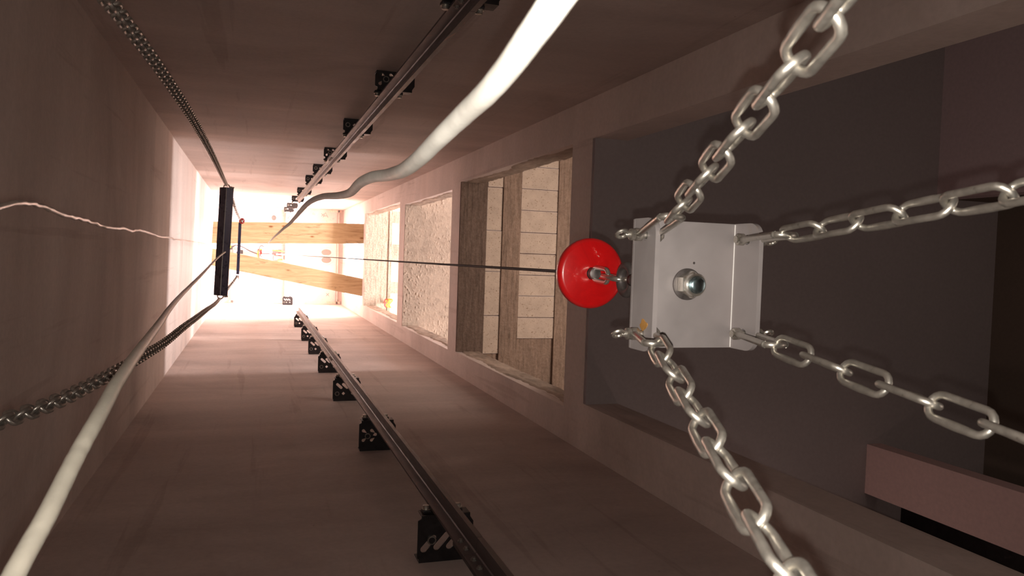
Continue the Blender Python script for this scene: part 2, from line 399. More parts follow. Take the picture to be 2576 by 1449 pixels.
yb2 = [-1.64, -1.45, -1.25, -1.055, -0.86, -0.665, -0.465, -0.27, -0.07, 0.125, 0.27, 0.475, 0.67, 0.80]
yb2 = [-1.07, -0.87, -0.665, -0.465, -0.262, -0.065, 0.135, 0.33, 0.53, 0.73]
yb1 = [-1.05, -0.66, -0.265, 0.11, 0.515, 0.87]
slab_ceiling('ceiling_first', 6.73, 7.05, [
    (1.951, 2.003, .012, 3, None),
    (2.0, 2.16, .02, 2, yb1), (2.155, 2.33, .006, 1, None), (2.325, 2.70, .018, 2, yb2), (2.695, 2.915, .004, 1, None),
    (2.91, 3.10, .02, 2, yb1), (3.095, 3.285, .006, 1, None), (3.28, 3.66, .02, 2, yb2), (3.655, X1, .006, 1, None)],
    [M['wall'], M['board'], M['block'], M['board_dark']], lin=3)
bd = [1.951, 2.035, 2.115, 2.16]
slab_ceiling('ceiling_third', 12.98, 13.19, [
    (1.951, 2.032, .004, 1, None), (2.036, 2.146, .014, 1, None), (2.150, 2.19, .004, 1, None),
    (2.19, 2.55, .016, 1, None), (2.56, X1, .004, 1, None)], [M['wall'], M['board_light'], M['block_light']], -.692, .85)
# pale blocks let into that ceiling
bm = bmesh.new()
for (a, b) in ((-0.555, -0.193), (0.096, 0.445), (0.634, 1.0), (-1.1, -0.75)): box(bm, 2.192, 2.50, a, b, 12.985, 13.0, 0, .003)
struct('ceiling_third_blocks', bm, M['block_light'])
# sprayed mortar underside of the second storey
bm = bmesh.new(); nx, ny = 240, 320
gx = lambda i: XD+.003+i*1.5/nx
gy = lambda j: -0.86+j*1.92/ny
vs = []
for i in range(nx+1):
    row = []
    for j in range(ny+1):
        x, y = gx(i), gy(j)
        h = noise.turbulence(Vector((x*44, y*30, 3.1)), 3, False)
        h2 = noise.noise(Vector((x*3, y*3, 9)))
        if x < X0: y = max(-.638, min(.863, y))
        row.append(bm.verts.new((x, y, 9.440-0.006*max(0, h-.2)*(1.0+1.2*h2) if x > X0 or -.638 < y < .863 else 9.448)))
    vs.append(row)
for i in range(nx):
    for j in range(ny): bm.faces.new((vs[i][j], vs[i+1][j], vs[i+1][j+1], vs[i][j+1]))
box(bm, X0, X1, Y0, Y1, 9.46, 9.79)
struct('ceiling_second', bm, M['mortar'], smooth='all')
bm = bmesh.new(); box(bm, X0, X1, Y0, Y1, 15.8, 16.1); struct('ceiling_fourth', bm, M['ceiling'])
# ceiling under the opening heads uses the wall's thickness itself (wall_right); side walls of the storeys
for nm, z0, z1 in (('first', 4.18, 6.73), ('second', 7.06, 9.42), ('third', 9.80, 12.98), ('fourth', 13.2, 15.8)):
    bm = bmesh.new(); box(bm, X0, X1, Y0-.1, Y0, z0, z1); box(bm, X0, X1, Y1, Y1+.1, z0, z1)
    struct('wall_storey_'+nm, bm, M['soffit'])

# rough broken inner edges of the door jambs
tn = 1
for (s_, h_, a_, b_) in OP[1:4]:
    for yy, sg in ((a_, 1), (b_, -1)):
        bm = bmesh.new(); nx_, nz_ = 8, int((h_-s_)/.03); rows = []
        for i in range(nx_+1):
            row = []
            for j in range(nz_+1):
                z = s_+.002+(h_+.001-s_)*j/nz_; e = .045+.05*noise.noise(Vector((z*2.3, yy*5, 1)))+.02*noise.noise(Vector((z*14, yy, 4)))
                x = XD+e+(WT-.001-e)*i/nx_
                y = yy+sg*(.0015+(.012*max(0, .35+noise.turbulence(Vector((x*30, yy*3, z*14)), 3, False)*.6) if i else -.002))
                row.append(bm.verts.new((x, y, z)))
            rows.append(row)
        for i in range(nx_):
            for j in range(nz_): bm.faces.new((rows[i][j], rows[i+1][j], rows[i+1][j+1], rows[i][j+1]))
        struct('trim_%d' % tn, bm, M['mortar_edge'], smooth='all'); tn += 1

# pencil marks and dark discs painting the shade of drilled holes on the shaft ceiling
def stroke(bm, pts, wd=.012, z=ZC-.0015):
    tube(bm, [Vector((x, y, z)) for x, y in pts], wd/2, 5)
K = ZC/15.3
bm = bmesh.new()
def glyph(bm, kind, x, y, s):
    if kind == 'Z': stroke(bm, [(x-s, y-s), (x-s, y+s*.2), (x+s*.2, y-s*.8), (x+s*.2, y+s*.6)])
    if kind == '1': stroke(bm, [(x, y-s), (x, y+s)]); stroke(bm, [(x-.4*s, y-.6*s), (x, y-s)])
    if kind == '+': stroke(bm, [(x-s, y), (x+s, y)]); stroke(bm, [(x, y-s), (x, y+s)])
    if kind == 'x': stroke(bm, [(x-s, y-s), (x+s, y+s)]); stroke(bm, [(x-s, y+s), (x+s, y-s)])
    if kind == 'A': stroke(bm, [(x-s, y+s), (x, y-s), (x+s, y+s)]); stroke(bm, [(x-.5*s, y+.4*s), (x+.5*s, y+.4*s)])
    if kind == '-': stroke(bm, [(x-s, y), (x+s, y+.2*s)])
def cpt(px, py):
    d = cdir(Vector(((px-CX)/FPX, (py-CY)/FPX, 1))); d *= ZC/d.z; return d.x, d.y
for kd, px, py, s in (('x', 616, 538, .035), ('A', 624, 539, .05), ('x', 812, 541, .03), ('A', 819, 541, .05), ('+', 602, 717, .045),
                      ('-', 731, 543, .03), ('A', 728, 549, .04), ('-', 722, 736, .03), ('x', 824, 741, .03)):
    glyph(bm, kd, *cpt(px, py), s)
mk = obj('ceiling_marks', bm, M['pencil']); tag(mk, 'dark hand drawn marks on the shaft ceiling', kind='structure')
for px, py, ra, rb in ((689, 548, .045, .055), (821, 635, .10, .065), (821, 654, .10, .065)):
    x, y = cpt(px, py); bm = bmesh.new()
    lathe(bm, Vector((0, 0, -.004)), Vector((0, 0, 1)), [(0, 1.0), (.002, .9), (.003, .8)], 28)
    for v in bm.verts: v.co.x *= ra; v.co.y *= rb
    h = struct('trim_hole_shade', bm, M['darkring'], smooth=True); h.location = (x, y, ZC-.001)
    bm = bmesh.new()
    tube(bm, [Vector((math.cos(a)*ra*1.35*(1+.1*math.sin(5*a)), math.sin(a)*rb*1.5, 0)) for a in [2*PI*k/24 for k in range(24)]], .006, 6, closed=True)
    c = obj('plaster_rim', bm, M['ceiling'], h); c.location = (0, 0, 0)

# ------------------------------------------------------------------ guide rails
def t_rail(z0, z1, name, label, xc, yb, sgn, half, blade, seg_ends):
    """T section: flange at y=yb, blade pointing to -sgn"""
    t = thing(name, label, 'guide rail', (xc, yb, z0))
    h = z1-z0
    f, k = half, .0085
    prof = [(-f, 0), (f, 0), (f, -sgn*.008), (k+.003, -sgn*.0105), (k, -sgn*.014), (k, -sgn*(blade+.01)),
            (-k, -sgn*(blade+.01)), (-k, -sgn*.014), (-k-.003, -sgn*.0105), (-f, -sgn*.008)]
    bm = bmesh.new(); A = [bm.verts.new((x, y, 0)) for x, y in prof]; B = [bm.verts.new((x, y, h)) for x, y in prof]
    n = len(prof)
    for i in range(n): bm.faces.new((A[i], A[(i+1) % n], B[(i+1) % n], B[i]))
    bm.faces.new(A); bm.faces.new(B)
    obj('rail_profile', bm, M['rail'], t)
    for (zz, hh) in seg_ends:
        bm = bmesh.new(); box(bm, -f, f, min(sgn*.001, sgn*.012), max(sgn*.001, sgn*.012), zz-hh-z0, zz+hh-z0, 0, .001)
        fp = obj('fish_plate', bm, M['bracket'], t)
        for sx in (-1, 1):
            for dz in (-.75, -.3, .3, .75):
                bm = bmesh.new(); lathe(bm, Vector((sx*f*.66, -sgn*.006, zz-z0+dz*hh)), Vector((0, -sgn, 0)), [(0, .010), (.007, .010), (.007, .006), (.012, .006)], 6)
                obj('fish_bolt', bm, M['zinc_dark'], fp)
    return t
t_rail(ZB+.01, 2.12, 'guide_rail', 'dark guide rail length nearest the lens on the lower wall, cut by the bottom edge', .640, .868, 1, .0445, .048, [(2.12, .14)])
t_rail(2.123, 6.42, 'guide_rail', 'middle length of the dark lower guide rail, crossing the bracket with petal holes', .640, .868, 1, .0445, .048, [(6.42, .10)])
t_rail(6.423, 11.75, 'guide_rail', 'dark steel guide rail length farthest up the lower wall, ending short of the ceiling', .640, .868, 1, .0445, .048, [])
t_rail(ZB+.01, 2.30, 'guide_rail', 'dark steel guide rail length leaving the top edge of the photo on the upper wall', .617, -.802, -1, .0445, .038, [(2.3, .12)])
t_rail(2.303, 6.62, 'guide_rail', 'dark steel guide rail length in the middle of the upper wall', .617, -.802, -1, .0445, .038, [(6.62, .12)])
t_rail(6.623, 12.1, 'guide_rail', 'dark steel guide rail length farthest up the upper wall, ending below the bare brackets', .617, -.802, -1, .0445, .038, [])

# ------------------------------------------------------------------ rail brackets
def make_bracket(kind, D, x0, x1, label):
    """local frame: origin on the wall, x along wall, +y = away from the wall, z up; plate depth D"""
    t = thing('rail_bracket', label, 'bracket')
    W = x1-x0; holes = []
    if kind == 'slots':
        holes = [slot(x0+.045, D*.66, .036, .0095, math.radians(-42)), slot(x0+.087, D*.66, .036, .0095, math.radians(-42)), slot(x0+.129, D*.66, .036, .0095, math.radians(-42)),
                 [(x0+.075+.012*math.cos(a), D*.33+.012*math.sin(a)) for a in (0, PI/2, PI, 1.5*PI)],
                 [(x0+.14+.012*math.cos(a), D*.33+.012*math.sin(a)) for a in (0, PI/2, PI, 1.5*PI)]]
        bolt = (x0+.03, D*.33)
    elif kind == 'petals':
        bx, by = x0+.045, D*.50
        holes = [drop(bx-.022, by+.028, .0085, .022, math.radians(-35)), drop(bx+.022, by+.028, .0085, .022, math.radians(-35)),
                 drop(bx+.042, by+.006, .0085, .014, math.radians(200)), drop(bx-.022, by-.024, .0085, .022, math.radians(35)),
                 drop(bx+.022, by-.024, .0085, .022, math.radians(35))]
        bolt = (bx, by)
    elif kind == 'near':
        holes = [slot(x0+.038, D*.40, .05, .011, math.radians(48)), slot(x0+.085, D*.44, .055, .011, math.radians(48)), slot(x0+.13, D*.44, .055, .011, math.radians(48))]
        bolt = (x0+.048, D*.48)
    else:  # short plate of the opposite wall
        bx, by = x0+.03, D*.46
        holes = [[(bx+.045+.012*math.cos(a), by+.012*math.sin(a)) for a in (0, PI/2, PI, 1.5*PI)]]
        if kind == 'short_petals':
            bx = x0+.052; by = D*.45
            holes = [drop(bx-.028, by+.022, .008, .015, math.radians(-60)), drop(bx+.022, by+.024, .008, .018, math.radians(-60)), drop(bx-.02, by-.024, .008, .016, math.radians(20)),
                     drop(bx+.024, by-.024, .008, .016, math.radians(20)), circ(bx+.05, by-.002, .009, 4)]
        bolt = (bx, by)
    outer = [(x0+.006, .012), (x0+.006, 0), (x1-.006, 0), (x1-.006, .012), (x1, .018), (x1, D-.03), (x1-.012, D-.012), (x1-.012, D), (x0+.012, D), (x0+.012, D-.012), (x0, D-.018), (x0, .018)]
    me = plate_mesh(outer, holes, .005); link('slotted_plate', me, M['bracket'], t)
    bm = bmesh.new(); box(bm, x0+.006, x1-.006, 0, .005, 0, .075, 0, .001)
    wl = obj('wall_leg', bm, M['bracket'], t)
    for xx in (x0+.03, x1-.03):
        bm = bmesh.new(); lathe(bm, Vector((xx, .005, .04)), Vector((0, 1, 0)), [(0, .014), (.003, .014), (.003, .009), (.012, .009)], 12)
        obj('anchor_bolt', bm, M['zinc_dark'], wl)
    bm = bmesh.new(); box(bm, x0+.012, x1-.012, D-.005, D, -.002, .06, 0, .001)
    obj('front_lip', bm, M['bracket'], t)
    bv = Vector((bolt[0], bolt[1], -.0125))
    bm = bmesh.new(); lathe(bm, bv, Vector((0, 0, 1)), [(.010, .0105), (.002, .0105), (0, .0115), (0, .0145), (.001, .0155), (.010, .0155)], 28, caps=False)
    pb = obj('plate_bolt', bm, M['zinc_dark'], t, smooth=True)
    bm = bmesh.new(); lathe(bm, bv+Vector((0, 0, .004)), Vector((0, 0, 1)), [(0, .0107), (.004, .0107)], 20); obj('bolt_core', bm, M['bracket'], pb)
    xc = -.026 if kind.startswith('short') else -.008
    for s in (-1, 1):
        c = bmesh.new()
        box(c, xc+s*.056-.014, xc+s*.056+.014, D+.0005, D+.012, .012, .052, 0, .003)
        cl = obj('rail_clip', c, M['bracket'], t)
        c = bmesh.new(); lathe(c, Vector((xc+s*.056, D+.012, .032)), Vector((0, 1, 0)), [(0, .0165), (.003, .0165), (.003, .0115), (.012, .0115), (.014, .009)], 20)
        obj('clip_bolt', c, M['zinc'], cl, smooth=True)
    return t
lowz = [(2.56, 'near'), (4.12, 'petals'), (5.57, 'slots'), (6.92, 'slots'), (8.22, 'slots'), (9.49, 'slots'), (11.24, 'slots'), (15.95, 'slots')]
upz = [(2.40, 'short'), (3.84, 'short_petals'), (5.28, 'short'), (6.80, 'short_petals'), (8.11, 'short'), (9.32, 'short'), (11.14, 'short'), (12.84, 'short'), (14.74, 'short'), (16.1, 'short')]
ordl = ['largest bracket, nearest the lens under the lower rail, with a big slanting slot',
        'second bracket from the lens under the lower rail, with five petal shaped holes',
        'third bracket from the lens under the lower rail, two slanting slots showing',
        'fourth bracket from the lens under the lower rail, beside the horizontal pour joint',
        'fifth bracket from the lens under the lower rail, above the pour joint',
        'sixth bracket from the lens under the lower rail, at the edge of the glare',
        'seventh bracket from the lens, last one still carrying the lower rail',
        'bare bracket on the lower wall near the ceiling, beyond the end of the rail']
ordu = ['black bracket at the top edge of the photo, only its clips in view',
        'largest fully seen bracket behind the upper rail, with several petal shaped holes',
        'second fully seen bracket behind the upper rail, one bolt and one diamond hole',
        'third fully seen bracket behind the upper rail, right before the rail joint',
        'fourth fully seen bracket behind the upper rail, just past the rail joint',
        'fifth fully seen bracket behind the upper rail, above the grey cable bend',
        'sixth fully seen bracket behind the upper rail, last one still carrying it',
        'lower of the two dark bare brackets beyond the end of the upper rail',
        'upper of the two dark bare brackets beyond the end of the upper rail',
        'faint bare bracket touching the end of the middle ceiling channel']
protos = {}
def place_bracket(z, kind, D, label, lower, group):
    key = (kind, D)
    if key not in protos:
        x0, x1 = (-.098, .098) if lower else (-.098, .098)
        protos[key] = make_bracket(kind, D, x0, x1, label); o = protos[key]
    else: o = copy_tree(protos[key])
    o['label'] = label; o['group'] = group
    if lower: o.location = (.648, YL, z); o.scale = (1, -1, 1)
    else: o.location = (.643, YU, z)
    return o
for (z, k), l in zip(lowz, ordl): place_bracket(z, k, .164, l, True, 'rail brackets on the lower wall')
for (z, k), l in zip(upz, ordu): place_bracket(z, k, .094, l, False, 'rail brackets on the upper wall')

# ------------------------------------------------------------------ chains
WIRE = .0052
def link_mesh(pitch, wire, width, seg=10, weld=True):
    """stadium link in XY plane, long axis X"""
    r = (width-wire)/2; hl = (pitch+wire)/2-r   # centre line half straight
    pts = []
    for k in range(9): a = -PI/2+PI*k/8; pts.append((hl+r*math.cos(a), r*math.sin(a), 0))
    pts.append((0.003, r, 0)); pts.append((-0.003, r, 0))
    for k in range(9): a = PI/2+PI*k/8; pts.append((-hl+r*math.cos(a), r*math.sin(a), 0))
    n = len(pts); rad = [wire/2]*n
    if weld: rad[9] = wire/2*1.16; rad[10] = wire/2*1.16
    bm = bmesh.new(); tube(bm, pts, rad, seg, closed=True)
    me = bpy.data.meshes.new('chain_link'); bmesh.ops.recalc_face_normals(bm, faces=bm.faces); bm.to_mesh(me); bm.free()
    for p in me.polygons: p.use_smooth = True
    return me
def resample(pts, step):
    out = [pts[0]]; acc = 0.0; prev = pts[0]
    for p in pts[1:]:
        d = (p-prev).length
        while acc+d >= step:
            t = (step-acc)/d; prev = prev.lerp(p, t); out.append(prev.copy()); d = (p-prev).length; acc = 0.0
        acc += d; prev = p
    return out
def make_chain(name, label, path, pitch, mesh, mat, roll0, twist=0.0, group=None, limit=100, near_first=False, jitter=.06):
    t = thing(name, label, 'chain', path[0], 0, group)
    nodes = resample(path, pitch); rnd = random.Random(len(nodes))
    if not mesh.materials: mesh.materials.append(mat)
    ref = None; mats = []
    for i in range(len(nodes)-1):
        a, b = nodes[i], nodes[i+1]; x = (b-a).normalized()
        if ref is None: ref = fwd - x*fwd.dot(x)
        ref = (ref - x*ref.dot(x)).normalized()
        ang = roll0+twist*i+(PI/2 if i % 2 else 0)+rnd.uniform(-jitter, jitter)
        z = Quaternion(x, ang) @ ref; y = z.cross(x)
        mm = Matrix((x, y, z)).transposed().to_4x4(); mm.translation = (a+b)/2-path[0]
        mats.append(mm)
    order = list(range(len(mats)))
    order.sort(key=lambda i: (mats[i].translation+path[0]).length)
    own = set(order[:limit]); rest = [i for i in order if i not in own]
    for i in sorted(own):
        o = bpy.data.objects.new('chain_link', mesh); C.objects.link(o); o.parent = t; o.matrix_local = mats[i]
    if rest:
        bm = bmesh.new()
        for i in rest:
            k = len(bm.verts); bm.from_mesh(mesh); bm.verts.ensure_lookup_table()
            for v in bm.verts[k:]: v.co = mats[i] @ v.co
        r = obj('distant_chain_links', bm, mat, t, smooth='all'); tag(r, kind='stuff')
    return t
PITCH, LW = .043, .0215
lm = link_mesh(PITCH, WIRE, LW, 12); PF = .022; lm_far = link_mesh(PF, .0068, .0255, 8, False); lm_far2 = link_mesh(PF, .0068, .0255, 8, False)
def straight(p0, d0, p1, n, extra):
    """from the shackle at a depth, through a photographed point n links on, and on for extra links"""
    A = at(*p0, d0); d1 = d0
    while d1 > .05 and (at(*p1, d1)-A).length < n*PITCH: d1 -= .0005
    B = at(*p1, d1); u = (B-A).normalized()
    return [A, A+u*PITCH*(n+extra)+u*.002]
SH = {}
# chain start points (bow of each shackle), then a point 'n' links further on
cA = straight((1693, 545), .655, (2000, 157), 7.0, 3)
cB = straight((1980, 591), .665, (2537, 488), 5.0, 3)
cC = straight((1954, 868), .665, (2489, 1071), 5.0, 3)
cD = straight((1651, 864), .655, (1905, 1312), 7.0, 3)
CH = [('upper left', cA, (1693, 545)), ('upper right', cB, None), ('lower right', cC, None), ('lower left', cD, None)]
make_chain('link_chain', 'zinc link chain leaving the plate beside the red disc, running out over the top edge', cA, PITCH, lm, M['zinc'], .55, .0, 'four chains fanning out from the steel plate')
make_chain('link_chain', 'zinc link chain rising gently from the plate to the right edge', cB, PITCH, lm, M['zinc'], .75, 0, 'four chains fanning out from the steel plate')
make_chain('link_chain', 'zinc link chain sloping down from the plate to the right edge above the pink wall', cC, PITCH, lm, M['zinc'], .15, 0, 'four chains fanning out from the steel plate')
make_chain('link_chain', 'zinc link chain running from the rust spotted plate corner out over the bottom edge', cD, PITCH, lm, M['zinc'], 1.05, 0, 'four chains fanning out from the steel plate')

# ------------------------------------------------------------------ spreader plate with nut, shackles
ZP = .70                                 # underside of the web
PX0, PX1, PY0, PY1 = .3645, .488, -.046, .0855
pl = thing('lifting_plate', 'grey folded steel plate with a big nut in its middle, held by four chains', 'steel plate', ((PX0+PX1)/2, (PY0+PY1)/2, ZP))
ox, oy = pl.location.x, pl.location.y
bm = bmesh.new(); box(bm, PX0-ox, PX1-ox, PY0-oy, PY1-oy, 0, .005, 0, .0012); obj('web', bm, M['plate'], pl, smooth=True)
FH = .043
HOLE = .013
def flange(x, name, drop_=FH):
    # plate mesh in XY -> rotate so that local X = world y, local Y = -world z
    y0, y1 = PY0-oy, PY1-oy; r = .016
    outer = [(y0, 0), (y1, 0)]
    for k in range(7): a = PI/2*k/6; outer.append((y1-r+r*math.cos(a), drop_-r+r*math.sin(a)))
    for k in range(7): a = PI/2+PI/2*k/6; outer.append((y0+r+r*math.cos(a), drop_-r+r*math.sin(a)))
    holes = [circ(y0+HOLE+.004, drop_*.52, .0052, 16), circ(y1-HOLE-.004, drop_*.52, .0052, 16)]
    me = plate_mesh(outer, holes, .005)
    for v in me.vertices:
        u, q, tt = v.co; v.co = (x-ox+tt, u, -q+.001)
    return link(name, me, M['plate'], pl)
flange(PX0+.0028, 'flange'); flange(PX1-.0028, 'flange')
NC = Vector((.4265, .019, ZP))
bm = bmesh.new(); lathe(bm, NC-Vector((ox, oy, ZP)), Vector((0, 0, -1)), [(0, .0165), (.0022, .0165), (.0024, .0160)], 36); obj('washer', bm, M['darkring'], pl, smooth=True)
bm = bmesh.new()
base = NC-Vector((ox, oy, ZP))
lathe(bm, base, Vector((0, 0, -1)), [(.0024, .0128), (.0030, .0140), (.0130, .0140), (.0142, .0128)], 6)
obj('hex_nut', bm, M['nut'], pl)
bm = bmesh.new(); lathe(bm, base, Vector((0, 0, -1)), [(.0140, .0118), (.0185, .0116), (.0195, .0104), (.0195, .0090), (.0182, .0086)], 32, caps=False); obj('nut_collar', bm, M['nut'], pl, smooth=True)
bm = bmesh.new(); prof = []
for k in range(8): prof += [(.014+k*.0011, .0084), (.0145+k*.0011, .0078)]
prof += [(.0232, .0078), (.0240, .0066), (.0240, .0001)]
lathe(bm, base, Vector((0, 0, -1)), prof, 32); obj('bolt_end', bm, M['blue_reflection'], pl, smooth=True)
# eye nut above the web
bm = bmesh.new(); ec = base+Vector((0, 0, .136))
lathe(bm, base+Vector((0, 0, .005)), Vector((0, 0, 1)), [(0, .014), (.010, .014), (.011, .0075), (.108, .0075), (.114, .0085)], 24)
tube(bm, [ec+Vector((0, math.sin(a)*.0165, math.cos(a)*.0165)) for a in [2*PI*k/32 for k in range(32)]], .0056, 12, closed=True)
obj('lifting_eye', bm, M['darkring'], pl, smooth='all')
# rust spot and small chips are painted marks on the flange
bm = bmesh.new(); rx = PX0-ox
ring = lambda x: [bm.verts.new((x, PY1-oy-.026+.0052*math.cos(a)*(1+.25*math.sin(3*a)), -.026+.0065*math.sin(a)*(1+.2*math.cos(4*a+1)))) for a in [2*PI*k/22 for k in range(22)]]
ra, rb = ring(rx-.0006), ring(rx+.0008); bm.faces.new(ra); bm.faces.new(rb)
for k in range(22): bm.faces.new((ra[k], ra[(k+1) % 22], rb[(k+1) % 22], rb[k]))
obj('rust_patch', bm, M['rust_spot'], pl)
bm = bmesh.new(); box(bm, PX1-ox-.0062, PX1-ox-.0054, PY0-oy+.001, PY1-oy-.001, -.0004, .002); obj('bend_highlight', bm, M['white_plastic'], pl)  # pale strip painting the highlight along the fold
bm = bmesh.new(); lathe(bm, Vector((.008, -.023, .001)), Vector((0, 0, -1)), [(0, .0016), (.0012, .0014)], 7); obj('paint_chip', bm, M['darkring'], pl)

def shackle(label, hole, out, apex):
    """hole: centre of the hole in the flange; out: +1/-1 side of the collared pin eye; apex: where the chain hangs in the bow"""
    t = thing('bow_shackle', label, 'shackle', hole, 0, 'shackles at the corners of the steel plate')
    d = apex-hole; L = d.length; d.normalize(); px = Vector((1, 0, 0)); px = (px-d*px.dot(d)*.55).normalized()
    X = Vector((out, 0, 0)); g = .0105; r = .0031
    bm = bmesh.new(); pts = [X*g]
    n = 14
    side = X
    e1 = X*g; e2 = -X*g
    wv = d
    pts = [e1, e1+wv*(L-g)*.5]
    c = wv*(L-g)
    for k in range(n+1):
        a = PI*k/n; pts.append(c+X*g*math.cos(a)+wv*(g)*math.sin(a))
    pts += [e2+wv*(L-g)*.5, e2]
    tube(bm, catmull(pts, 3), r, 12)
    for e in (e1, e2): lathe(bm, e-X*.004, X, [(0, .0052), (.001, .0062), (.007, .0062), (.008, .0052)], 20)
    obj('bow', bm, M['zinc'], t, smooth='all')
    bm = bmesh.new(); lathe(bm, -X*(g+.006), X, [(0, .0036), (2*g+.011, .0036), (2*g+.011, .0058), (2*g+.0145, .0058), (2*g+.0155, .0038)], 20)
    h = X*(g+.0105)
    lathe(bm, h-X*.002, X, [(0, .0036), (.003, .0034), (.006, .0022)], 12)
    # flattened pin eye
    ce = h+X*.0072; q, s_ = Vector((0, .6, .8)), Vector((0, .8, -.6))
    ringp = [ce+X*math.cos(a)*.0052+q*math.sin(a)*.0052 for a in [2*PI*k/20 for k in range(20)]]
    tube(bm, ringp, .0019, 8, closed=True)
    obj('shackle_pin', bm, M['zinc'], t, smooth=True)
    return t
hz = ZP-FH*.52+.001; hy0, hy1 = PY0+HOLE+.004, PY1-HOLE-.004
def off(pt, path, k=.0): return pt
shackle('zinc shackle at the plate corner nearest the red disc and the top chain', Vector((PX0+.003, hy0, hz)), -1, cA[0]-(cA[1]-cA[0]).normalized()*-.002)
shackle('zinc shackle at the upper right corner of the plate', Vector((PX1-.003, hy0, hz)), 1, cB[0])
shackle('zinc shackle at the lower right corner of the plate', Vector((PX1-.003, hy1, hz)), 1, cC[0])
shackle('zinc shackle with a thin pin eye at the plate corner by the rust spot', Vector((PX0+.003, hy1, hz)), -1, cD[0])

# ------------------------------------------------------------------ red disc, hook link and rope
ZD = .93
dr = cdir(Vector(((1491-CX)/FPX, (688-CY)/FPX, 1))); DC = dr*(ZD/dr.z)
rd = thing('rope_stop_disc', 'round red enamelled disc threaded on the wire rope beside the steel plate', 'rope stop', DC)
bm = bmesh.new()
R_ = .0468
lathe(bm, Vector((0, 0, 0)), Vector((0, 0, 1)), [(0, .0085), (0, R_-.006), (.0015, R_-.0025), (.004, R_-.0005), (.0065, R_), (.0125, R_), (.015, R_-.0015), (.016, R_-.004), (.016, .006)], 64, caps=False)
obj('disc', bm, M['red'], rd, smooth=True)
bm = bmesh.new(); lathe(bm, Vector((0, 0, -.010)), Vector((0, 0, 1)), [(0, .0062), (.001, .0078), (.020, .0078)], 24); obj('ferrule', bm, M['darkring'], rd, smooth=True)
hk = thing('hook_link', 'small zinc chain link joining the red disc to the ring above the plate', 'link', DC)
p0 = Vector((0, 0, -.004)); p1 = (NC+Vector((0, 0, .136+.0165)))-DC
u = (p1-p0).normalized(); zz = u.cross(Vector((0, 1, 0))).normalized(); L2 = (p1-p0).length
def oval(a, b, wd, side, r, nm):
    c = (a+b)/2; hl = (b-a).length/2-wd; pts = []
    for k in range(9): t_ = -PI/2+PI*k/8; pts.append(c+u*(hl+wd*math.cos(t_))+side*wd*math.sin(t_))
    for k in range(9): t_ = PI/2+PI*k/8; pts.append(c+u*(-hl+wd*math.cos(t_))+side*wd*math.sin(t_))
    bm = bmesh.new(); tube(bm, pts, r, 10, closed=True); obj(nm, bm, M['nut'], hk, smooth='all')
mid = p0.lerp(p1, .52)
oval(p0-u*.002, mid+u*.003, .0085, Vector((0, 1, 0)), .0030, 'chain_link')
oval(mid-u*.003, p1+u*.004, .0085, zz, .0032, 'chain_link')

HX, HY, HZ = .545, .045, 15.86          # where the rope leaves the drum
bm = bmesh.new(); a0 = DC+Vector((0, 0, .016)); a1 = Vector((HX, HY, HZ))
N = 260; pts = [a0.lerp(a1, (i/N)**1.8) for i in range(N+1)]
tube(bm, pts, .0024, 8)
tag(obj('wire_rope', bm, M['rope'], smooth='all'), 'thin dark wire rope running straight from the red disc up to the hoist', 'rope')

# ------------------------------------------------------------------ timber beams resting on the top sill
def beam(label, pL, pR, thick=.11):
    """pL, pR: ((x,y0),(x,y1)) corners at left and right ends at the underside z"""
    z = 13.202; bm = bmesh.new()
    (la, lb), (ra, rb) = pL, pR
    n = 24; rows = []
    for i in range(n+1):
        t = i/n
        a = Vector((la[0]+(ra[0]-la[0])*t, la[1]+(ra[1]-la[1])*t, z)); b = Vector((lb[0]+(rb[0]-lb[0])*t, lb[1]+(rb[1]-lb[1])*t, z))
        wob = .004*noise.noise(Vector((t*9, a.y*7, 2)))
        a.y += wob; b.y += .004*noise.noise(Vector((t*8, b.y*7, 5)))
        rows.append([bm.verts.new(a), bm.verts.new(b), bm.verts.new(b+Vector((0, 0, thick))), bm.verts.new(a+Vector((0, 0, thick)))])
    for i in range(n):
        for k in range(4): bm.faces.new((rows[i][k], rows[i][(k+1) % 4], rows[i+1][(k+1) % 4], rows[i+1][k]))
    bm.faces.new(rows[0]); bm.faces.new(rows[-1])
    return tag(obj('timber_beam', bm, M['wood']), label, 'beam', 'timber beams across the shaft top')
k13 = 13.2/13.0
beam('wide raw pine beam laid straight across the shaft top, the upper of the two', (( -.636, -.453), (-.652, -.104)), ((2.25, -.545), (2.25, -.210)))
beam('wide raw pine beam lying askew across the shaft top, its right end lower', ((-.640, -.022), (-.655, .250)), ((2.25, .490), (2.25, .800)))

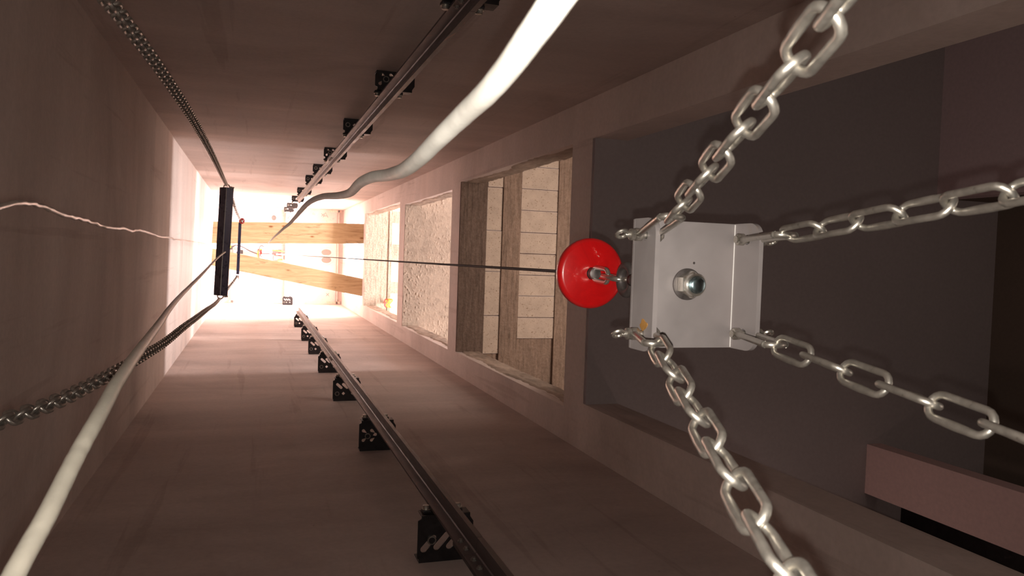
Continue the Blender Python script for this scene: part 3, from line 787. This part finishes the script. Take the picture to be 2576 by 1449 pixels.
# ------------------------------------------------------------------ ceiling channels with end brackets
for nm, x, xe, lab in (('a', -.40, .10, 'thin galvanised channel across the shaft ceiling, nearest the rear wall'),
                       ('b', .61, -.10, 'thin galvanised channel across the middle of the shaft ceiling, beside the hoist'),
                       ('c', 1.645, -.10, 'thin galvanised channel across the shaft ceiling nearest the door openings')):
    t = thing('ceiling_channel', lab, 'channel', (x, .1, ZC-.06), 0, 'channels under the shaft ceiling')
    bm = bmesh.new(); box(bm, -.021, .021, -.97, .93, 0, .004, 0, .001); box(bm, -.021, -.017, -.97, .93, 0, .04); box(bm, .017, .021, -.97, .93, 0, .04)
    obj('channel_bar', bm, M['strip'], t)
    for y in (-.985, .915):
        me = plate_mesh(rrect(min(-.06, xe-.10), max(.06, xe+.10), -.022, .022, .006), [circ(xe*.6, 0, .009, 12), circ(xe*1.2, 0, .009, 12)], .006)
        b = link('end_bracket', me, M['rusty'], t, (0, y, -.006))
        bm = bmesh.new(); lathe(bm, Vector((0, 0, -.004)), Vector((0, 0, -1)), [(0, .026), (.004, .026), (.004, .016), (.02, .016)], 6)
        obj('bracket_nut', bm, M['darkring'], b)
        bm = bmesh.new(); box(bm, -.01, .01, -.006, .006, 0, .062); obj('hanger', bm, M['strip'], b)

# ------------------------------------------------------------------ electric hoist on the ceiling
h = thing('electric_hoist', 'small electric rope hoist with red frame and white motor hanging at the shaft ceiling', 'hoist', (.31, .05, 15.95))
def hpart(name, fn, mt, parent=h, smooth=True):
    bm = bmesh.new(); fn(bm); return obj(name, bm, mt, parent, smooth=smooth)
hpart('frame_bar', lambda b: box(b, -.23, .26, -.075, -.045, .05, .09, 0, .004), M['redpaint'])
hpart('frame_bar', lambda b: box(b, -.23, .26, -.02, .012, .05, .09, 0, .004), M['redpaint'])
hpart('frame_end', lambda b: box(b, -.25, -.225, -.10, .20, .04, .16, 0, .004), M['redpaint'])
hpart('control_box', lambda b: box(b, -.17, .02, -.15, -.015, -.10, .04, 0, .015), M['white_plastic'])
def motor(b):
    lathe(b, Vector((-.20, .065, 0)), Vector((1, 0, 0)), [(0, .03), (.02, .062), (.17, .062), (.19, .05)], 24)
    for k in range(12):
        a = 2*PI*k/12; box(b, -.17, -.04, .065+.062*math.cos(a)-.003, .065+.062*math.cos(a)+.003, .062*math.sin(a)-.006, .062*math.sin(a)+.006)
hpart('motor', motor, M['white_plastic'])
hpart('gearbox', lambda b: box(b, -.06, .035, .0, .15, -.07, .07, 0, .012), M['grey_plastic'])
hpart('rope_drum', lambda b: lathe(b, Vector((.05, .07, 0)), Vector((1, 0, 0)), [(0, .075), (.01, .075), (.01, .045), (.17, .045), (.17, .075), (.18, .075)], 28), M['zinc'])
hpart('counter_arm', lambda b: box(b, .13, .27, .10, .20, -.06, -.02, 0, .01), M['orange'])
hpart('rope_guide', lambda b: cyl(b, (.10, -.005, -.02), (.26, -.005, -.02), .012), M['white_plastic'])
hpart('earth_wire', lambda b: tube(b, [(-.24, .15, -.03), (-.25, .0, -.04), (-.22, -.09, -.05), (.0, -.085, -.105), (.25, -.06, -.03)], .008, 8), M['yellow'])
hpart('mount', lambda b: (box(b, -.2, -.15, -.1, .15, .09, .45), box(b, .15, .2, -.1, .15, .09, .45)), M['redpaint'])
hpart('lead', lambda b: tube(b, catmull([(-.10, -.10, -.10), (-.16, -.16, -.11), (-.21, -.14, -.08), (-.22, .0, -.06), (-.16, .06, -.06)], 6), .009, 8), M['rubber'])

# plug box with its lead, near the ceiling
px_ = at(577, 623, 15.2)
t = thing('plug_box', 'small black and yellow plug box high up between the two blue bars', 'plug', px_)
hy = lambda n_, f, m_: hpart(n_, f, m_, t)
hy('housing', lambda b: box(b, -.05, .06, -.035, .035, 0, .10, 0, .012), M['black'])
hy('yellow_cap', lambda b: lathe(b, Vector((.0, -.01, 0)), Vector((.5, -.5, -1)), [(0, .028), (.03, .024), (.05, .015)], 16), M['yellow'])
t = thing('junction_box', 'small box above the lower pine beam, joined to the hoist by a thin lead', 'box', at(598, 632, 15.3))
hpart('housing', lambda b: box(b, -.08, .07, -.03, .04, 0, .10, 0, .01), M['grey_plastic'], t)
hpart('socket', lambda b: (box(b, .05, .10, -.03, .05, -.03, .0, 0, .008), box(b, -.02, .04, .01, .05, -.03, 0, 0, .006)), M['black'], t)
bm = bmesh.new()
tube(bm, catmull([at(584, 622, 15.3), at(592, 617, 15.3), at(602, 618, 15.35), at(614, 623, 15.4), at(628, 631, 15.45), at(645, 638, 15.5), at(652, 641, 15.6)], 6), .010, 8)
tag(obj('power_lead', bm, M['rubber'], smooth='all'), 'thin black lead looping from the junction box to the hoist', 'cable')

# ------------------------------------------------------------------ blue bars with their chains
def along(P, Q): return (Q-P).normalized()
E1, E2 = at(570, 471, 6.25), at(554, 744, 6.25)
t = thing('spreader_bar', 'long dark blue angle bar hanging between two chains, the nearer and larger one', 'bar', (E1+E2)/2)
u = along(E1, E2); Lb = (E2-E1).length
vx = (Vector((1, 0, 0))-u*u.x).normalized(); vz = u.cross(vx)
if vz.z < 0: vz = -vz
def bar_angle(leg, th, half):
    """angle iron, apex towards the lens"""
    A = [Vector((-.002, 0)), Vector((.002, 0)), Vector((leg*.72, leg*.72)), Vector((leg*.72-th, leg*.72+th)), Vector((0, th*2)), Vector((-leg*.72+th, leg*.72+th)), Vector((-leg*.72, leg*.72))]
    bm = bmesh.new(); R0 = []; R1 = []
    for p in A:
        w3 = vx*p.x+vz*p.y; R0.append(bm.verts.new(w3-u*half)); R1.append(bm.verts.new(w3+u*half))
    for i in range(7): bm.faces.new((R0[i], R0[(i+1) % 7], R1[(i+1) % 7], R1[i])).material_index = 1 if i == 0 else 0
    bm.faces.new(R0); bm.faces.new(R1)
    return bm
obj('angle_profile', bar_angle(.075, .004, Lb/2), [M['bluebar'], M['zinc']], t)
for s in (-1, 1):
    bm = bmesh.new(); c = u*s*(Lb/2+.004)+vz*.03
    tube(bm, [c+u*s*.022*math.cos(a)+vx*.022*math.sin(a) for a in [2*PI*k/20 for k in range(20)]], .0055, 8, closed=True)
    lathe(bm, c+vx*.028-u*s*.0, vx, [(0, .009), (.012, .009), (.014, .006), (.03, .006)], 10)
    obj('end_shackle', bm, M['zinc_dark'], t, smooth=True)
S1, S2 = at(604, 560, 7.6), at(598, 690, 7.6)
t = thing('spreader_bar', 'short navy blue flat bar with a red round knob at its upper end', 'bar', (S1+S2)/2)
u = along(S1, S2); Ls = (S2-S1).length; vx = (Vector((1, 0, 0))-u*u.x).normalized(); vz = u.cross(vx)
if vz.z < 0: vz = -vz
bm = bmesh.new(); R0 = []; R1 = []
for p in ((-.014, 0), (.014, 0), (.014, .02), (-.014, .02)):
    w3 = vx*p[0]+vz*p[1]; R0.append(bm.verts.new(w3-u*Ls/2)); R1.append(bm.verts.new(w3+u*Ls/2))
for i in range(4): bm.faces.new((R0[i], R0[(i+1) % 4], R1[(i+1) % 4], R1[i]))
bm.faces.new(R0); bm.faces.new(R1); obj('flat_bar', bm, M['bluebar2'], t)
bm = bmesh.new()
for q in (-.47, -.1, .12, .18, .47): lathe(bm, u*Ls*q, -vz, [(0, .006), (.002, .006)], 10)
obj('hole_rims', bm, M['black'], t)
kn = at(608.5, 556, 7.55)-t.location
bm = bmesh.new(); lathe(bm, kn, Vector((0, 0, -1)), [(-.012, .024), (-.010, .0275), (0, .0275), (.003, .024)], 32); kb = obj('red_knob', bm, M['red'], t, smooth=True)
bm = bmesh.new()
for a in (PI/4+.2, -PI/4+.1):
    dd = Vector((math.cos(a), math.sin(a), 0))*.017; tube(bm, [kn-dd+Vector((0, 0, -.007)), kn+Vector((0, 0, -.009)), kn+dd+Vector((0, 0, -.007))], [.0045, .0035, .0045], 8)
obj('knob_links', bm, M['zinc'], kb, smooth='all')
# short chains between the two bars
lm_s = link_mesh(PITCH, .006, .026, 6)
make_chain('connecting_chain', 'slack pale chain from the upper end of the long blue bar to the red knob', catmull([at(576, 478, 6.3), at(585, 500, 6.5), at(590, 518, 6.9), at(596, 535, 7.2), at(604, 552, 7.5)], 10), PITCH, lm_s, M['zinc_dark'], .4, 0, 'short chains between the blue bars')
make_chain('connecting_chain', 'slack pale chain from the lower end of the long blue bar to the navy bar', catmull([at(561, 742, 6.3), at(569, 731, 6.5), at(578, 720, 6.9), at(589, 706, 7.2), at(597, 694, 7.5)], 10), PITCH, lm_s, M['zinc_dark'], .4, 0, 'short chains between the blue bars')
# slings from the short bar up to the ceiling
for (pa, pb, lab) in (((609, 553), (617, 541), 'white textile sling rising from the red knob to the ceiling'), ((597, 693), (603, 712), 'white textile sling rising from the lower end of the short navy bar')):
    a = at(*pa, 7.55); b = cdir(Vector(((pb[0]-CX)/FPX, (pb[1]-CY)/FPX, 1))); b = b*((ZC-.01)/b.z)
    bm = bmesh.new(); n = 12; L_ = []
    for i in range(n+1):
        p = a.lerp(b, i/n); tw = i*.25; d = Vector((math.cos(tw), math.sin(tw), 0))*.016; e = Vector((-math.sin(tw), math.cos(tw), 0))*.003
        L_.append([bm.verts.new(p+d+e), bm.verts.new(p-d+e), bm.verts.new(p-d-e), bm.verts.new(p+d-e)])
    for i in range(n):
        for k in range(4): bm.faces.new((L_[i][k], L_[i][(k+1) % 4], L_[i+1][(k+1) % 4], L_[i+1][k]))
    bm.faces.new(L_[0]); bm.faces.new(L_[-1])
    tag(obj('lifting_sling', bm, M['sling']), lab, 'sling', 'slings holding the short bar')

# long chains from the ends of the big bar down past the lens
def dpath(samples, n=14): return catmull([at(x, y, d) for x, y, d in samples], n)
make_chain('long_chain', 'long chain rising from the top left edge to the upper end of the blue bar',
           dpath([(571, 467, 6.22), (562, 449, 5.0), (545, 412, 3.75), (520, 362, 2.95), (487, 303, 2.30), (440, 230, 1.80), (385, 150, 1.45), (325, 70, 1.20), (262, -12, 1.02), (205, -85, .90)]),
           PF, lm_far, M['zinc_dark'], .78, .0, 'long chains holding the blue bar')
make_chain('long_chain', 'long chain from the left edge behind the white cable to the blue bar',
           dpath([(553, 751, 6.22), (541, 764, 5.0), (522, 778, 4.0), (497, 797, 3.3), (462, 823, 2.7), (415, 861, 2.2), (365, 892, 1.83), (290, 935, 1.48), (231, 966, 1.32), (160, 1002, 1.18), (75, 1036, 1.07), (-20, 1066, .98), (-120, 1090, .9)]),
           PF, lm_far2, M['zinc_dark'], .78, .0, 'long chains holding the blue bar')

# ------------------------------------------------------------------ cables
def cable(name, label, samples, r, mt, wob=.0, n=10, lump=.06, mats=None):
    P = catmull([at(x, y, d) for x, y, d in samples], n); rnd = 0
    Q = []; R = []
    for i, p in enumerate(P):
        d = p.length
        o_ = Vector((noise.noise(Vector((i*.31, 1, 7))), noise.noise(Vector((i*.31, 5, 2))), 0))*wob*min(3.0, d)
        Q.append(p+o_); R.append(r*(1+lump*noise.noise(Vector((i*.23, 9, 4)))))
    bm = bmesh.new(); tube(bm, Q, R, 18)
    return tag(obj(name, bm, mt, smooth='all'), label, 'cable')
D = .012
def dw(w_, d_=D): return FPX*d_/w_
cable('white_cable', 'thick pale cable bowing from the top edge down to the hoist, brightest near the flash',
      [(1485, -130, .245), (1402, -3, dw(86)), (1340, 85, dw(78)), (1277, 172, dw(69)), (1225, 233, dw(62)), (1165, 290, dw(54)), (1106, 347, dw(48)), (1055, 398, dw(42)),
       (1015, 428, dw(36.5)), (975, 440, dw(31)), (935, 446, dw(28)), (905, 461, dw(25)), (880, 485, dw(21)), (850, 492, dw(18)), (815, 494, dw(15.5)), (790, 502, dw(14)), (772, 514, dw(12.5)), (757, 530, dw(11)),
       (742, 548, dw(9)), (728, 563, dw(7.6)), (712, 576, dw(6)), (700, 587, dw(5)), (689, 597, dw(4)), (680, 606, 7.5), (670, 617, 11), (663, 624, 15.0)], D/2, M['cable'], .0002, 10, .02)
cable('thin_cable', 'thin wrinkled cable from the left edge to the plug box, above the others',
      [(-90, 560, .80), (-40, 534, .9), (0, 520, 1.0), (50, 510, 1.1), (87, 514, 1.22), (120, 524, 1.32), (150, 538, 1.42), (174, 544, 1.52), (200, 550, 1.65), (225, 557, 1.8), (255, 568, 1.95), (285, 574, 2.1), (310, 574, 2.3),
       (330, 581, 2.5), (350, 579, 2.7), (375, 586, 3.0), (400, 595, 3.3), (422, 597, 3.7), (440, 602, 4.2), (457, 604, 4.8), (480, 607, 6.0), (505, 611, 8), (530, 616, 10.5), (555, 620, 13.5), (573, 622, 15.1)], .0042, M['cable_grey'], .0011, 8, .30)
cable('white_cable', 'thick pale cable from the bottom left corner up to the long blue bar',
      [(-70, 1650, .36), (-15, 1545, .38), (35, 1447, .41), (72, 1378, .435), (110, 1311, .46), (140, 1252, .485), (167, 1197, .51), (192, 1148, .535), (217, 1102, .56), (242, 1058, .59), (266, 1015, .63), (289, 972, .68), (308, 943, .73), (328, 913, .80), (355, 875, .93), (381, 840, 1.12), (408, 803, 1.4), (430, 772, 1.75), (455, 743, 2.2), (485, 713, 2.8), (512, 686, 3.6), (536, 660, 4.6), (553, 644, 5.6), (566, 634, 6.1)], D/2, M['cable_dimmed'], .0002, 10, .02)

# yellow and red wires in the third opening
t = thing('wire_bundle', 'little bundle of yellow and red wires hanging in the corner of the highest lit opening', 'wires', (2.12, .80, 12.95))
for k, (mt_, dx) in enumerate(((M['yellow'], 0), (M['orange'], .03), (M['redpaint'], -.03), (M['yellow'], .05))):
    bm = bmesh.new(); tube(bm, catmull([(dx, 0, .03), (dx+.02, -.07, -.02), (dx+.05, -.05, -.06), (dx-.01, .02, -.10), (dx+.03, .07, -.05)], 6), .007, 6)
    obj('wire', bm, mt_, t, smooth='all')
